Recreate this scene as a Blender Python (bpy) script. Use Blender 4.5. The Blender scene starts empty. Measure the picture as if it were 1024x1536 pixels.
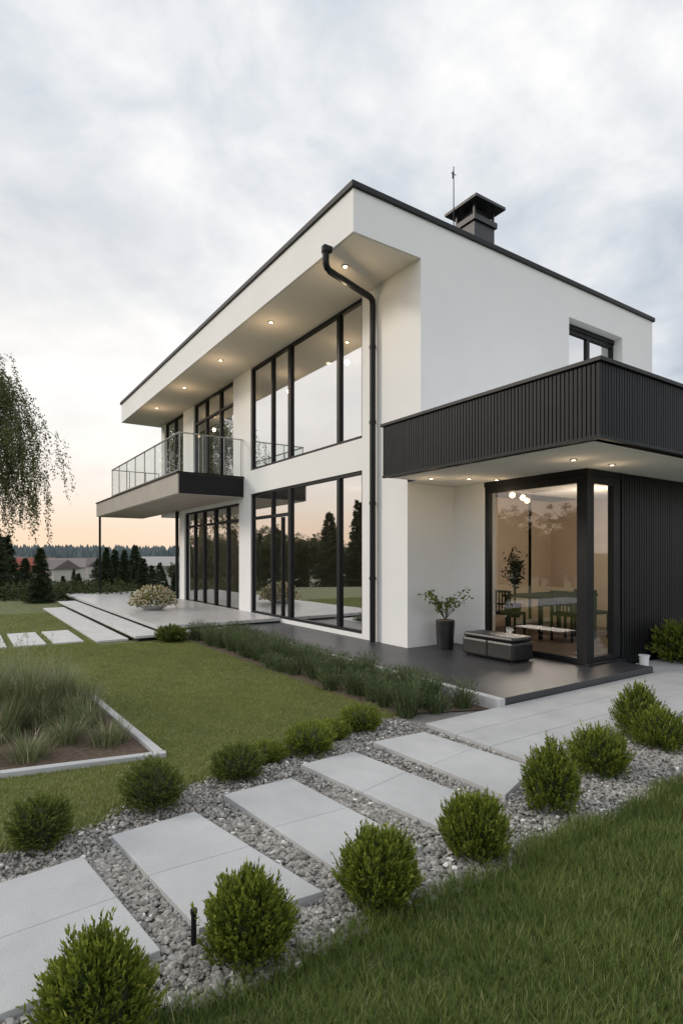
import bpy, bmesh, math, numpy as np
from mathutils import Vector
R=np.random.default_rng(7)
S=bpy.context.scene
S.view_settings.view_transform='Standard'
try: S.view_settings.look='None'
except Exception: pass
S.view_settings.exposure=0
COL=S.collection
# ---------------------------------------------------------------- materials
def newmat(name):
    m=bpy.data.materials.new(name); m.use_nodes=True
    nt=m.node_tree; b=nt.nodes['Principled BSDF']
    return m,nt,b
def mat(name,c1,c2=None,rough=0.6,scale=4,bump=0.0,bscale=60,metal=0,detail=5,spec=0.5):
    m,nt,b=newmat(name)
    b.inputs['Roughness'].default_value=rough; b.inputs['Metallic'].default_value=metal
    b.inputs['Specular IOR Level'].default_value=spec
    b.inputs['Base Color'].default_value=(*c1,1)
    tc=nt.nodes.new('ShaderNodeTexCoord')
    if c2 is not None:
        n=nt.nodes.new('ShaderNodeTexNoise'); n.inputs['Scale'].default_value=scale; n.inputs['Detail'].default_value=detail
        n.inputs['Roughness'].default_value=0.65
        nt.links.new(tc.outputs['Object'],n.inputs['Vector'])
        r=nt.nodes.new('ShaderNodeValToRGB'); r.color_ramp.elements[0].position=0.32; r.color_ramp.elements[1].position=0.68
        r.color_ramp.elements[0].color=(*c1,1); r.color_ramp.elements[1].color=(*c2,1)
        nt.links.new(n.outputs['Fac'],r.inputs['Fac']); nt.links.new(r.outputs['Color'],b.inputs['Base Color'])
    if bump>0:
        n2=nt.nodes.new('ShaderNodeTexNoise'); n2.inputs['Scale'].default_value=bscale; n2.inputs['Detail'].default_value=6
        nt.links.new(tc.outputs['Object'],n2.inputs['Vector'])
        bp=nt.nodes.new('ShaderNodeBump'); bp.inputs['Strength'].default_value=bump; bp.inputs['Distance'].default_value=0.01
        nt.links.new(n2.outputs['Fac'],bp.inputs['Height']); nt.links.new(bp.outputs['Normal'],b.inputs['Normal'])
    return m
def leafmat(name,c1,c2,c3=None,trans=0.3,rough=0.55):
    m,nt,b=newmat(name)
    a=nt.nodes.new('ShaderNodeAttribute'); a.attribute_name='v'
    r=nt.nodes.new('ShaderNodeValToRGB')
    r.color_ramp.elements[0].color=(*c1,1); r.color_ramp.elements[1].color=(*c2,1)
    if c3:
        e=r.color_ramp.elements.new(0.93); e.color=(*c2,1); r.color_ramp.elements[-1].color=(*c3,1)
    nt.links.new(a.outputs['Fac'],r.inputs['Fac']); nt.links.new(r.outputs['Color'],b.inputs['Base Color'])
    b.inputs['Roughness'].default_value=rough; b.inputs['Specular IOR Level'].default_value=0.3
    t=nt.nodes.new('ShaderNodeBsdfTranslucent'); nt.links.new(r.outputs['Color'],t.inputs['Color'])
    mx=nt.nodes.new('ShaderNodeMixShader'); mx.inputs[0].default_value=trans
    out=nt.nodes['Material Output']
    nt.links.new(b.outputs[0],mx.inputs[1]); nt.links.new(t.outputs[0],mx.inputs[2]); nt.links.new(mx.outputs[0],out.inputs[0])
    return m
def glassmat(name,refl,tint,fres=1.45,fm=1.0):
    m=bpy.data.materials.new(name); m.use_nodes=True; nt=m.node_tree; nt.nodes.clear()
    out=nt.nodes.new('ShaderNodeOutputMaterial'); mx=nt.nodes.new('ShaderNodeMixShader')
    t=nt.nodes.new('ShaderNodeBsdfTransparent'); t.inputs[0].default_value=(*tint,1)
    g=nt.nodes.new('ShaderNodeBsdfGlossy'); g.inputs['Roughness'].default_value=0.0; g.inputs[0].default_value=(0.97,0.97,0.98,1)
    f=nt.nodes.new('ShaderNodeFresnel'); f.inputs[0].default_value=fres
    ma=nt.nodes.new('ShaderNodeMath'); ma.operation='MULTIPLY_ADD'; ma.use_clamp=True
    ma.inputs[1].default_value=(1-refl)*fm; ma.inputs[2].default_value=refl
    nt.links.new(f.outputs[0],ma.inputs[0]); nt.links.new(ma.outputs[0],mx.inputs[0])
    tc=nt.nodes.new('ShaderNodeTexCoord'); n=nt.nodes.new('ShaderNodeTexNoise'); n.inputs['Scale'].default_value=0.9; n.inputs['Detail'].default_value=0
    nt.links.new(tc.outputs['Object'],n.inputs['Vector'])
    bp=nt.nodes.new('ShaderNodeBump'); bp.inputs['Strength'].default_value=0.15; bp.inputs['Distance'].default_value=0.01
    nt.links.new(n.outputs['Fac'],bp.inputs['Height']); nt.links.new(bp.outputs['Normal'],g.inputs['Normal'])
    nt.links.new(t.outputs[0],mx.inputs[1]); nt.links.new(g.outputs[0],mx.inputs[2]); nt.links.new(mx.outputs[0],out.inputs[0])
    return m
def emis(name,c,s):
    m,nt,b=newmat(name); b.inputs['Base Color'].default_value=(*c,1)
    b.inputs['Emission Color'].default_value=(*c,1); b.inputs['Emission Strength'].default_value=s
    return m
def tilemat(name,c1,c2,cm,bw,bh,rough,mortar=0.006,rot=0,off=0.5,var=0.25):
    m,nt,b=newmat(name)
    tc=nt.nodes.new('ShaderNodeTexCoord'); mp=nt.nodes.new('ShaderNodeMapping'); mp.inputs['Rotation'].default_value=(0,0,rot)
    br=nt.nodes.new('ShaderNodeTexBrick'); br.inputs['Scale'].default_value=1; br.inputs['Brick Width'].default_value=bw
    br.inputs['Row Height'].default_value=bh; br.inputs['Mortar Size'].default_value=mortar; br.offset=off
    br.inputs['Color1'].default_value=(*c1,1); br.inputs['Color2'].default_value=(*c2,1); br.inputs['Mortar'].default_value=(*cm,1)
    nt.links.new(tc.outputs['Object'],mp.inputs['Vector']); nt.links.new(mp.outputs[0],br.inputs['Vector'])
    n=nt.nodes.new('ShaderNodeTexNoise'); n.inputs['Scale'].default_value=3; n.inputs['Detail'].default_value=8
    nt.links.new(tc.outputs['Object'],n.inputs['Vector'])
    mr=nt.nodes.new('ShaderNodeMapRange'); mr.inputs['To Min'].default_value=1-var; mr.inputs['To Max'].default_value=1+var
    nt.links.new(n.outputs['Fac'],mr.inputs['Value'])
    mm=nt.nodes.new('ShaderNodeVectorMath'); mm.operation='SCALE'
    nt.links.new(br.outputs['Color'],mm.inputs[0]); nt.links.new(mr.outputs[0],mm.inputs['Scale'])
    nt.links.new(mm.outputs[0],b.inputs['Base Color'])
    mr2=nt.nodes.new('ShaderNodeMapRange'); mr2.inputs['To Min'].default_value=rough-0.04; mr2.inputs['To Max'].default_value=rough+0.05
    nt.links.new(n.outputs['Fac'],mr2.inputs['Value']); nt.links.new(mr2.outputs[0],b.inputs['Roughness'])
    return m
M_white=mat('white_render',(0.78,0.78,0.78),(0.82,0.815,0.81),0.85,0.8,0.35,180)
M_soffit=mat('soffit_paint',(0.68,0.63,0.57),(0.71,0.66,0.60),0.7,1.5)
M_black=mat('black_metal',(0.007,0.0073,0.0085),(0.012,0.0125,0.014),0.45,3,spec=0.25)
M_clad=mat('dark_cladding',(0.012,0.0125,0.0145),(0.020,0.021,0.0235),0.55,2.0,spec=0.22)
M_clad2=mat('dark_cladding_recess',(0.004,0.004,0.005),None,0.8,spec=0.1)
M_glass=glassmat('window_glass',0.70,(0.55,0.59,0.59))
M_glass2=glassmat('corner_window_glass',0.14,(0.9,0.92,0.9))
M_rail=glassmat('balustrade_glass',0.04,(0.90,0.94,0.935),1.45,0.22)
M_steel=mat('steel',(0.35,0.35,0.35),None,0.35,metal=0.9)
M_slab=mat('path_slab_concrete',(0.37,0.375,0.38),(0.47,0.475,0.48),0.8,1.7,0.45,140,detail=10)
M_conc=mat('edging_concrete',(0.46,0.46,0.46),(0.58,0.58,0.57),0.85,4,0.3,120)
M_deck=tilemat('dark_deck_tile',(0.034,0.035,0.039),(0.046,0.047,0.052),(0.012,0.012,0.012),1.2,0.6,0.42)
M_terr=tilemat('light_terrace_tile',(0.43,0.425,0.42),(0.47,0.465,0.46),(0.15,0.15,0.15),1.2,0.8,0.33,var=0.1)
M_soil=mat('mulch',(0.05,0.035,0.022),(0.14,0.10,0.07),0.95,25,1.0,90,detail=10)
M_lawnb=mat('lawn_base',(0.065,0.082,0.025),(0.15,0.165,0.06),0.95,5,0.6,80,detail=10)
M_gravb=mat('gravel_base',(0.12,0.115,0.105),(0.30,0.29,0.27),0.95,90,1.0,110,detail=6)
M_ground=mat('ground_grass',(0.045,0.06,0.025),(0.10,0.11,0.05),0.95,0.12,0.3,6,detail=10)
M_beige=mat('interior_wall',(0.60,0.49,0.40),(0.64,0.53,0.43),0.9,1)
M_grey=mat('interior_grey',(0.34,0.32,0.30),(0.40,0.38,0.355),0.9,1)
M_floor=mat('interior_floor',(0.10,0.08,0.065),(0.14,0.11,0.09),0.4,3)
M_curt=mat('curtain',(0.6,0.58,0.54),None,0.9)
M_leather=mat('black_leather',(0.012,0.012,0.013),(0.02,0.02,0.022),0.35,8,0.3,60)
M_wood=mat('dark_wood',(0.006,0.005,0.0045),(0.011,0.009,0.008),0.75,8,spec=0.08)
M_light=emis('downlight_glow',(1.0,0.80,0.55),7)
M_whitep=mat('white_plastic',(0.7,0.72,0.74),None,0.4)
M_bark=mat('bark',(0.05,0.04,0.03),(0.11,0.09,0.07),0.9,12,0.8,30)
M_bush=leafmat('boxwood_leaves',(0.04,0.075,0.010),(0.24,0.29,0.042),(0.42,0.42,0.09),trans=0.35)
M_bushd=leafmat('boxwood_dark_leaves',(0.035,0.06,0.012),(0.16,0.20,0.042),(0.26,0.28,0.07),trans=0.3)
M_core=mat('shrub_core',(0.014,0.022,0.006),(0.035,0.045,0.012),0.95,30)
M_grass=leafmat('grass_blades',(0.05,0.09,0.015),(0.19,0.245,0.055),(0.36,0.34,0.16))
M_lawn=leafmat('lawn_blades',(0.14,0.17,0.038),(0.30,0.32,0.10),(0.46,0.42,0.22))
M_orn=leafmat('ornamental_grass',(0.08,0.11,0.04),(0.24,0.265,0.13),(0.46,0.41,0.29))
M_lav=leafmat('border_leaves',(0.04,0.065,0.028),(0.14,0.18,0.08),(0.24,0.25,0.15))
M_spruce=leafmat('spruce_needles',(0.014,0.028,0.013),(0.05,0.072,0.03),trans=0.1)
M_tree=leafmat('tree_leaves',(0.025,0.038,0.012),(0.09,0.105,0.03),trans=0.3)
M_bleaf=leafmat('birch_leaves',(0.055,0.07,0.02),(0.16,0.17,0.06),trans=0.4)
M_forest=leafmat('distant_forest',(0.06,0.082,0.088),(0.125,0.15,0.155),trans=0.0,rough=0.9)  # bluish ramp carries painted aerial haze
M_flower=leafmat('flower_petals',(0.45,0.35,0.2),(0.8,0.74,0.6),(0.85,0.82,0.75))
M_stone=leafmat('gravel_stones',(0.17,0.16,0.145),(0.42,0.405,0.38),(0.68,0.665,0.64),trans=0.0,rough=0.9)
# ---------------------------------------------------------------- helpers
def empty(name,loc=(0,0,0)):
    o=bpy.data.objects.new(name,None); o.location=loc; COL.objects.link(o); o.empty_display_size=0.2; return o
class B:
    def __init__(s): s.v=[];s.f=[];s.m=[]
    def box(s,x0,x1,y0,y1,z0,z1,mi=0):
        n=len(s.v)
        s.v+=[(x0,y0,z0),(x1,y0,z0),(x1,y1,z0),(x0,y1,z0),(x0,y0,z1),(x1,y0,z1),(x1,y1,z1),(x0,y1,z1)]
        s.f+=[(n,n+3,n+2,n+1),(n+4,n+5,n+6,n+7),(n,n+1,n+5,n+4),(n+1,n+2,n+6,n+5),(n+2,n+3,n+7,n+6),(n+3,n,n+4,n+7)]
        s.m+=[mi]*6; return s
    def prism(s,pts,z0,z1,mi=0):
        n=len(s.v);k=len(pts)
        s.v+=[(p[0],p[1],z0) for p in pts]+[(p[0],p[1],z1) for p in pts]
        s.f.append(tuple(range(n+k-1,n-1,-1))); s.f.append(tuple(range(n+k,n+2*k)))
        for i in range(k):
            j=(i+1)%k; s.f.append((n+i,n+j,n+k+j,n+k+i))
        s.m+=[mi]*(k+2); return s
    def cyl(s,cx,cy,z0,z1,r0,r1,mi=0,k=20):
        n=len(s.v)
        for z,r in((z0,r0),(z1,r1)):
            s.v+=[(cx+r*math.cos(6.28318*i/k),cy+r*math.sin(6.28318*i/k),z) for i in range(k)]
        s.f.append(tuple(range(n+k-1,n-1,-1))); s.f.append(tuple(range(n+k,n+2*k)))
        for i in range(k):
            j=(i+1)%k; s.f.append((n+i,n+j,n+k+j,n+k+i))
        s.m+=[mi]*(k+2); return s
    def poly(s,pts,mi=0):
        n=len(s.v); s.v+=list(pts); s.f.append(tuple(range(n,n+len(pts)))); s.m.append(mi); return s
    def build(s,name,mats,parent=None,bevel=0,smooth=False):
        me=bpy.data.meshes.new(name); me.from_pydata(s.v,[],s.f)
        for m in mats: me.materials.append(m)
        me.polygons.foreach_set('material_index',s.m); me.update()
        o=bpy.data.objects.new(name,me); COL.objects.link(o)
        if parent: o.parent=parent
        if bevel>0:
            md=o.modifiers.new('bev','BEVEL'); md.width=bevel; md.segments=2; md.limit_method='ANGLE'; md.angle_limit=math.radians(50)
        if smooth:
            me.polygons.foreach_set('use_smooth',[True]*len(me.polygons))
        return o
class NP:
    def __init__(s): s.V=[];s.F=[];s.M=[];s.A=[];s.n=0
    def add(s,V,F,mi=0,a=0.5):
        V=np.asarray(V,float).reshape(-1,3);F=np.asarray(F,int)
        s.V.append(V);s.F.append(F+s.n);s.n+=len(V);s.M.append(np.full(len(F),mi))
        s.A.append(np.broadcast_to(np.asarray(a,float),(len(V),)).copy()); return s
    def mesh(s,name,mats,smooth=False):
        V=np.concatenate(s.V);F=np.concatenate(s.F);M=np.concatenate(s.M);A=np.concatenate(s.A);k=F.shape[1]
        me=bpy.data.meshes.new(name); me.vertices.add(len(V)); me.loops.add(F.size); me.polygons.add(len(F))
        me.vertices.foreach_set('co',V.astype(np.float32).ravel())
        me.loops.foreach_set('vertex_index',F.astype(np.int32).ravel())
        me.polygons.foreach_set('loop_start',(np.arange(len(F))*k).astype(np.int32))
        for m in mats: me.materials.append(m)
        me.polygons.foreach_set('material_index',M.astype(np.int32))
        me.update(calc_edges=True)
        me.polygons.foreach_set('use_smooth',np.full(len(F),smooth))
        at=me.attributes.new('v','FLOAT','POINT'); at.data.foreach_set('value',A.astype(np.float32))
        return me
    def build(s,name,mats,parent=None,smooth=False):
        me=s.mesh(name,mats,smooth); o=bpy.data.objects.new(name,me); COL.objects.link(o)
        if parent:o.parent=parent
        return o
def norm(a): return a/np.maximum(np.linalg.norm(a,axis=-1,keepdims=True),1e-9)
def leaves(np_,C,D,L,W,mi,a):
    N=len(C); D=norm(D); rnd=norm(R.normal(size=(N,3))); S_=norm(np.cross(D,rnd))
    L=np.broadcast_to(L,(N,))[:,None]; W=np.broadcast_to(W,(N,))[:,None]
    nn=np.cross(D,S_)
    V=np.stack([C,C+D*L*0.45+S_*W*0.5+nn*L*0.06,C+D*L,C+D*L*0.45-S_*W*0.5+nn*L*0.06],1).reshape(-1,3)
    F=np.arange(4*N).reshape(N,4)
    np_.add(V,F,mi,np.repeat(np.broadcast_to(a,(N,)),4))
def ribbons(np_,P,az,lean,curve,L,W,segs,mi,a):
    N=len(P); az=np.broadcast_to(az,(N,)); L=np.broadcast_to(L,(N,)); W=np.broadcast_to(W,(N,))
    side=np.stack([-np.sin(az),np.cos(az),np.zeros(N)],1)
    h=np.stack([np.cos(az),np.sin(az),np.zeros(N)],1)
    pts=[P];cur=P.copy()
    for i in range(segs):
        th=lean+curve*(i+0.5)/segs
        cur=cur+(h*np.sin(th)[:,None]+np.array([0,0,1])*np.cos(th)[:,None])*(L/segs)[:,None]; pts.append(cur)
    rings=[]
    for i,p in enumerate(pts):
        w=W*(1-(i/segs)**1.6*0.93)*0.5
        rings.append(np.stack([p-side*w[:,None],p+side*w[:,None]],1))
    V=np.stack(rings,1).reshape(N,-1,3); nv=2*(segs+1)
    base=(np.arange(N)*nv)[:,None,None]
    q=np.array([[2*i,2*i+1,2*i+3,2*i+2] for i in range(segs)])[None]
    F=(base+q).reshape(-1,4)
    np_.add(V.reshape(-1,3),F,mi,np.repeat(np.broadcast_to(a,(N,)),nv))
def tube(np_,pts,rad,mi=0,k=7,a=0.5):
    pts=np.asarray(pts,float);n=len(pts);rad=np.broadcast_to(rad,(n,))
    T=np.gradient(pts,axis=0);T=norm(T)
    ref=np.array([0.31,0.2,0.93]); 
    if abs(T[0]@norm(ref))>0.9: ref=np.array([0.93,0.3,0.1])
    U=norm(np.cross(T,ref));W=np.cross(T,U)
    ang=np.linspace(0,2*np.pi,k,endpoint=False)
    V=(pts[:,None]+rad[:,None,None]*(U[:,None]*np.cos(ang)[None,:,None]+W[:,None]*np.sin(ang)[None,:,None])).reshape(-1,3)
    F=[]
    for i in range(n-1):
        for j in range(k):
            F.append((i*k+j,i*k+(j+1)%k,(i+1)*k+(j+1)%k,(i+1)*k+j))
    np_.add(V,F,mi,a)
# ---------------------------------------------------------------- camera
cam=bpy.data.cameras.new('camera'); co=bpy.data.objects.new('camera',cam); COL.objects.link(co); S.camera=co
co.location=(0,0,1.6); co.rotation_euler=(math.radians(90),0,math.radians(-34.1))
cam.sensor_fit='AUTO'; cam.sensor_width=36; cam.lens=845/1536*36; cam.shift_y=67/1536; cam.clip_end=5000; cam.clip_start=0.05
# ---------------------------------------------------------------- world
w=bpy.data.worlds.new('World'); S.world=w; w.use_nodes=True; nt=w.node_tree; nt.nodes.clear()
N=nt.nodes.new; Lk=nt.links.new
sunv=np.array([-0.74,0.58,0.38]); sunv/=np.linalg.norm(sunv)
out=N('ShaderNodeOutputWorld'); bg=N('ShaderNodeBackground'); bg.inputs[1].default_value=1.0
sky=N('ShaderNodeTexSky'); sky.sky_type='NISHITA'; sky.sun_disc=False
sky.sun_elevation=math.asin(sunv[2]); sky.sun_rotation=math.atan2(sunv[0],sunv[1])
sk=N('ShaderNodeVectorMath'); sk.operation='SCALE'; sk.inputs['Scale'].default_value=0.12; Lk(sky.outputs[0],sk.inputs[0])
tc=N('ShaderNodeTexCoord'); nz=N('ShaderNodeVectorMath'); nz.operation='NORMALIZE'; Lk(tc.outputs['Generated'],nz.inputs[0])
sx=N('ShaderNodeSeparateXYZ'); Lk(nz.outputs[0],sx.inputs[0])
def math_(op,a,b=None,c=None,clamp=False):
    n=N('ShaderNodeMath'); n.operation=op; n.use_clamp=clamp
    for i,x in enumerate((a,b,c)):
        if x is None: continue
        if isinstance(x,(int,float)): n.inputs[i].default_value=x
        else: Lk(x,n.inputs[i])
    return n.outputs[0]
def sstep(x,a,b):
    n=N('ShaderNodeMapRange'); n.interpolation_type='SMOOTHSTEP'; n.inputs['From Min'].default_value=a; n.inputs['From Max'].default_value=b
    Lk(x,n.inputs['Value']); return n.outputs[0]
def mixc(f,a,b):
    n=N('ShaderNodeMix'); n.data_type='RGBA'
    if isinstance(f,(int,float)): n.inputs[0].default_value=f
    else: Lk(f,n.inputs[0])
    for i,x in ((6,a),(7,b)):
        if isinstance(x,tuple): n.inputs[i].default_value=(*x,1)
        else: Lk(x,n.inputs[i])
    return n.outputs[2]
z=math_('MAXIMUM',sx.outputs[2],0.0)
den=math_('ADD',z,0.30)
cx=math_('DIVIDE',sx.outputs[0],den); cy=math_('DIVIDE',sx.outputs[1],den)
cmb=N('ShaderNodeCombineXYZ'); Lk(cx,cmb.inputs[0]); Lk(cy,cmb.inputs[1]); cmb.inputs[2].default_value=3.7
n1=N('ShaderNodeTexNoise'); n1.inputs['Scale'].default_value=3.4; n1.inputs['Detail'].default_value=9; n1.inputs['Roughness'].default_value=0.55; n1.inputs['Distortion'].default_value=0.25
Lk(cmb.outputs[0],n1.inputs['Vector'])
n2=N('ShaderNodeTexNoise'); n2.inputs['Scale'].default_value=1.0; n2.inputs['Detail'].default_value=3; n2.inputs['Roughness'].default_value=0.45
Lk(cmb.outputs[0],n2.inputs['Vector'])
nn=math_('ADD',math_('MULTIPLY',n1.outputs['Fac'],0.6),math_('MULTIPLY',n2.outputs['Fac'],0.4))
ramp=N('ShaderNodeValToRGB'); Lk(nn,ramp.inputs['Fac'])
e=ramp.color_ramp.elements; e[0].position=0.39; e[0].color=(0.555,0.61,0.685,1); e[1].position=0.60; e[1].color=(1.0,0.995,0.99,1)
e2=ramp.color_ramp.elements.new(0.49); e2.color=(0.745,0.78,0.825,1)
cov=math_('MAXIMUM',math_('MULTIPLY',sstep(n2.outputs['Fac'],0.25,0.42),0.97),0.85)
base=mixc(cov,sk.outputs[0],ramp.outputs['Color'])
sd=np.array([-0.35,0.93,0.0]); sd/=np.linalg.norm(sd)
dt=N('ShaderNodeVectorMath'); dt.operation='DOT_PRODUCT'; Lk(nz.outputs[0],dt.inputs[0]); dt.inputs[1].default_value=tuple(sd)
toward=sstep(dt.outputs['Value'],0.15,0.95)
lowb=math_('SUBTRACT',1.0,sstep(z,0.18,0.66))
f1=math_('MULTIPLY',math_('MULTIPLY',toward,lowb),0.70)
base=mixc(f1,base,(1.10,1.045,0.98))
azf=math_('MULTIPLY_ADD',toward,0.75,0.25)
hz=math_('SUBTRACT',1.0,sstep(z,0.0,0.24))
base=mixc(math_('MULTIPLY',math_('MULTIPLY',hz,azf),0.75),base,(1.03,0.83,0.64))
hz2=math_('SUBTRACT',1.0,sstep(z,0.01,0.12))
base=mixc(math_('MULTIPLY',math_('MULTIPLY',hz2,azf),0.6),base,(0.98,0.66,0.42))
zen=math_('MULTIPLY',sstep(sx.outputs[2],0.72,0.98),0.5)
db=N('ShaderNodeVectorMath'); db.operation='DOT_PRODUCT'; Lk(nz.outputs[0],db.inputs[0]); db.inputs[1].default_value=(-0.35,-0.85,0.39)
rear=math_('MULTIPLY',sstep(db.outputs['Value'],0.0,0.9),0.25)
boost=math_('ADD',math_('ADD',zen,rear),1.03)
fs=N('ShaderNodeVectorMath'); fs.operation='SCALE'; Lk(base,fs.inputs[0]); Lk(boost,fs.inputs['Scale'])
Lk(fs.outputs[0],bg.inputs[0]); Lk(bg.outputs[0],out.inputs[0])
sl=bpy.data.lights.new('sun','SUN'); sl.energy=1.5; sl.angle=math.radians(14); sl.color=(1.0,0.88,0.74)
so=bpy.data.objects.new('sun',sl); COL.objects.link(so); so.rotation_euler=Vector(-sunv).to_track_quat('-Z','Y').to_euler()
# ---------------------------------------------------------------- terrain
def th(x,y):
    r=np.hypot(x-3,y-8)
    h=np.interp(r,[0,19,26,40,80,160,300,480,900,3000],[-0.03,-0.03,-0.5,-1.4,-3.2,-5,-5,1,6,10])
    return h
g=np.concatenate([-np.geomspace(3000,30,34),np.linspace(-28,28,57),np.geomspace(30,3000,34)])
gx,gy=np.meshgrid(g+3,g+8,indexing='ij'); gz=th(gx,gy)+np.where(np.hypot(gx-3,gy-8)>60,1.2*np.sin(gx*0.03)*np.cos(gy*0.023),0)
n=len(g); V=np.stack([gx,gy,gz],-1).reshape(-1,3); ii,jj=np.meshgrid(np.arange(n-1),np.arange(n-1),indexing='ij')
F=np.stack([ii*n+jj,(ii+1)*n+jj,(ii+1)*n+jj+1,ii*n+jj+1],-1).reshape(-1,4)
NP().add(V,F).build('ground',[M_ground],smooth=True)
# ---------------------------------------------------------------- ground sheets
def gl(x):
    return np.interp(x,[-3,0,0.87,2.19,3.0,3.62],[3.2,3.42,3.72,4.15,4.30,4.36])+0.04*np.sin(x*7)+0.025*np.sin(x*17)
def gn(x): return 1.95+0.03*np.sin(x*5)+0.02*np.sin(x*13)
xs=np.linspace(-3,3.62,60)
lawn=empty('lawn')
b=B()
b.poly([(x,float(gl(x)),0.0) for x in xs]+[(3.62,14,0.0),(-12,14,0.0),(-12,3.2,0.0)])
b.poly([(-12,14,-0.001),(3.0,14,-0.001),(3.0,24,-0.001),(-12,24,-0.001)])
xs2=np.linspace(-3,14,120)
b.poly([(-3,-6,0.0),(14,-6,0.0)]+[(x,float(gn(x)),0.0) for x in xs2[::-1]])
b.build('turf_soil',[M_lawnb],lawn)
gravel=empty('gravel_bed')
B().poly([(-3,1.9,-0.008),(14,1.9,-0.008),(14,2.75,-0.008),(14,4.4,-0.008),(-3,4.4,-0.008)]).build('gravel_bed_base',[M_gravb],gravel)
# ---------------------------------------------------------------- path slabs
quads=[[(2.88,3.78),(3.42,3.74),(3.52,2.66),(2.95,2.45)],
       [(2.12,3.67),(2.61,3.68),(2.75,2.55),(2.29,2.36)],
       [(1.43,3.49),(1.93,3.49),(2.06,2.27),(1.56,2.32)],
       [(0.70,3.33),(1.19,3.36),(1.40,2.22),(0.83,2.29)],
       [(-0.05,3.12),(0.53,3.18),(0.66,2.25),(0.11,2.24)]]
path=empty('stepping_stone_path')
def lerp(a,b,t): return (a[0]+(b[0]-a[0])*t,a[1]+(b[1]-a[1])*t)
for i,q in enumerate(quads):
    a,b_,c,d=q; b=B()
    t=0.5
    b.prism([a,lerp(a,d,t-0.0013),lerp(b_,c,t-0.0013),b_],-0.01,0.042)
    b.prism([lerp(a,d,t+0.0013),d,c,lerp(b_,c,t+0.0013)],-0.01,0.042)
    b.build('slab_%d'%(i+1),[M_slab],path,bevel=0.003)
patio=empty('patio_paving'); b=B()
rows=[(2.77,3.14),(3.146,3.52),(3.526,3.915)]
for r,(y0,y1) in enumerate(rows):
    x=3.60; first=[0.75,1.25,0.5][r]
    L=first
    while x<14:
        b.box(x,x+L-0.006,y0,y1,-0.01,0.045); x+=L; L=1.25
x=7.76
while x<14:
    b.box(x,x+1.244,3.921,4.40,-0.01,0.045); x+=1.25
b.build('paving_slabs',[M_slab],patio,bevel=0.003)
# ---------------------------------------------------------------- gravel stones
def quad_in(x,y,q):
    ins=np.ones(len(x),bool)
    for i in range(4):
        a=q[i];b_=q[(i+1)%4]; cr=(b_[0]-a[0])*(y-a[1])-(b_[1]-a[1])*(x-a[0]); ins&=(cr<0.0)
    return ins
def ico(sub):
    bm=bmesh.new(); bmesh.ops.create_icosphere(bm,subdivisions=sub,radius=1)
    v=np.array([tuple(p.co) for p in bm.verts]); f=np.array([[q.index for q in p.verts] for p in bm.faces]); bm.free(); return v,f
def stones(n,xr,yr,sub,rmin,rmax):
    x=R.uniform(*xr,n);y=R.uniform(*yr,n)
    k=(y<gl(np.clip(x,-3,3.62))+R.normal(0,0.03,n))&(y>gn(x)-np.abs(R.normal(0,0.03,n)))
    k&=~((x>3.6)&(y>2.76))
    for q in quads: k&=~quad_in(x,y,q)
    x=x[k];y=y[k];n=len(x)
    v0,f0=ico(sub)
    r=rmin+(rmax-rmin)*R.random(n)**2.8
    sc=np.stack([R.uniform(0.7,1.4,n),R.uniform(0.7,1.2,n),R.uniform(0.45,0.85,n)],1)*r[:,None]
    protos=[v0*(1+R.uniform(-0.30,0.30,(len(v0),1))) for _ in range(14)]
    P=np.stack(protos)[R.integers(0,14,n)]
    P=P*sc[:,None,:]
    az=R.uniform(0,6.28,n);tl=R.normal(0,0.5,n)
    ct,st=np.cos(tl),np.sin(tl); X=P[:,:,0];Y=P[:,:,1]*ct[:,None]-P[:,:,2]*st[:,None];Z=P[:,:,1]*st[:,None]+P[:,:,2]*ct[:,None]
    ca,sa=np.cos(az)[:,None],np.sin(az)[:,None]
    P=np.stack([X*ca-Y*sa+x[:,None],X*sa+Y*ca+y[:,None],Z+(R.uniform(-0.003,0.010,n)+r*0.3)[:,None]],-1)
    F=(f0[None]+(np.arange(n)*len(v0))[:,None,None]).reshape(-1,3)
    c=np.clip(R.beta(1.8,2.2,n),0,1); c[R.random(n)<0.03]=1
    return P.reshape(-1,3),F,np.repeat(c,len(v0))
npg=NP()
npg.add(*(lambda t:(t[0],t[1],0,t[2]))(stones(28000,(-0.4,2.6),(1.9,3.2),2,0.0045,0.019)))
npg.add(*(lambda t:(t[0],t[1],0,t[2]))(stones(34000,(-0.6,3.7),(2.6,4.45),1,0.005,0.017)))
npg.add(*(lambda t:(t[0],t[1],0,t[2]))(stones(28000,(2.5,7.5),(1.9,2.9),1,0.005,0.018)))
npg.build('gravel_stones',[M_stone],gravel)
# ---------------------------------------------------------------- HOUSE
H=empty('modern_house')
YE=20.4
b=B()
b.box(6,6.3,6.96,8.2,0,2.8); b.box(6,6.3,6.64,8.2,2.8,6.3)
b.box(6,6.3,8.2,12.9,0,0.2); b.box(6,6.3,8.2,12.9,3.16,3.74)
b.box(6,6.3,12.9,13.6,0,3.0); b.box(6,6.3,12.9,13.97,3.74,6.3); b.box(6,6.3,12.9,YE,3.0,3.74)
b.box(6,6.3,17.9,18.4,0,3.0); b.box(6,6.3,17.05,18.0,3.74,6.3); b.box(6,6.3,20.0,YE,3.74,6.3)
b.box(6.3,9.87,6.64,6.94,2.8,6.3); b.box(11.77,13.0,6.64,6.94,2.8,6.3); b.box(9.87,11.77,6.64,6.94,2.8,3.75)
b.box(6.3,7.04,6.96,7.2,0,2.8); b.box(7.04,7.29,6.26,7.2,0,2.8)
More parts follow.
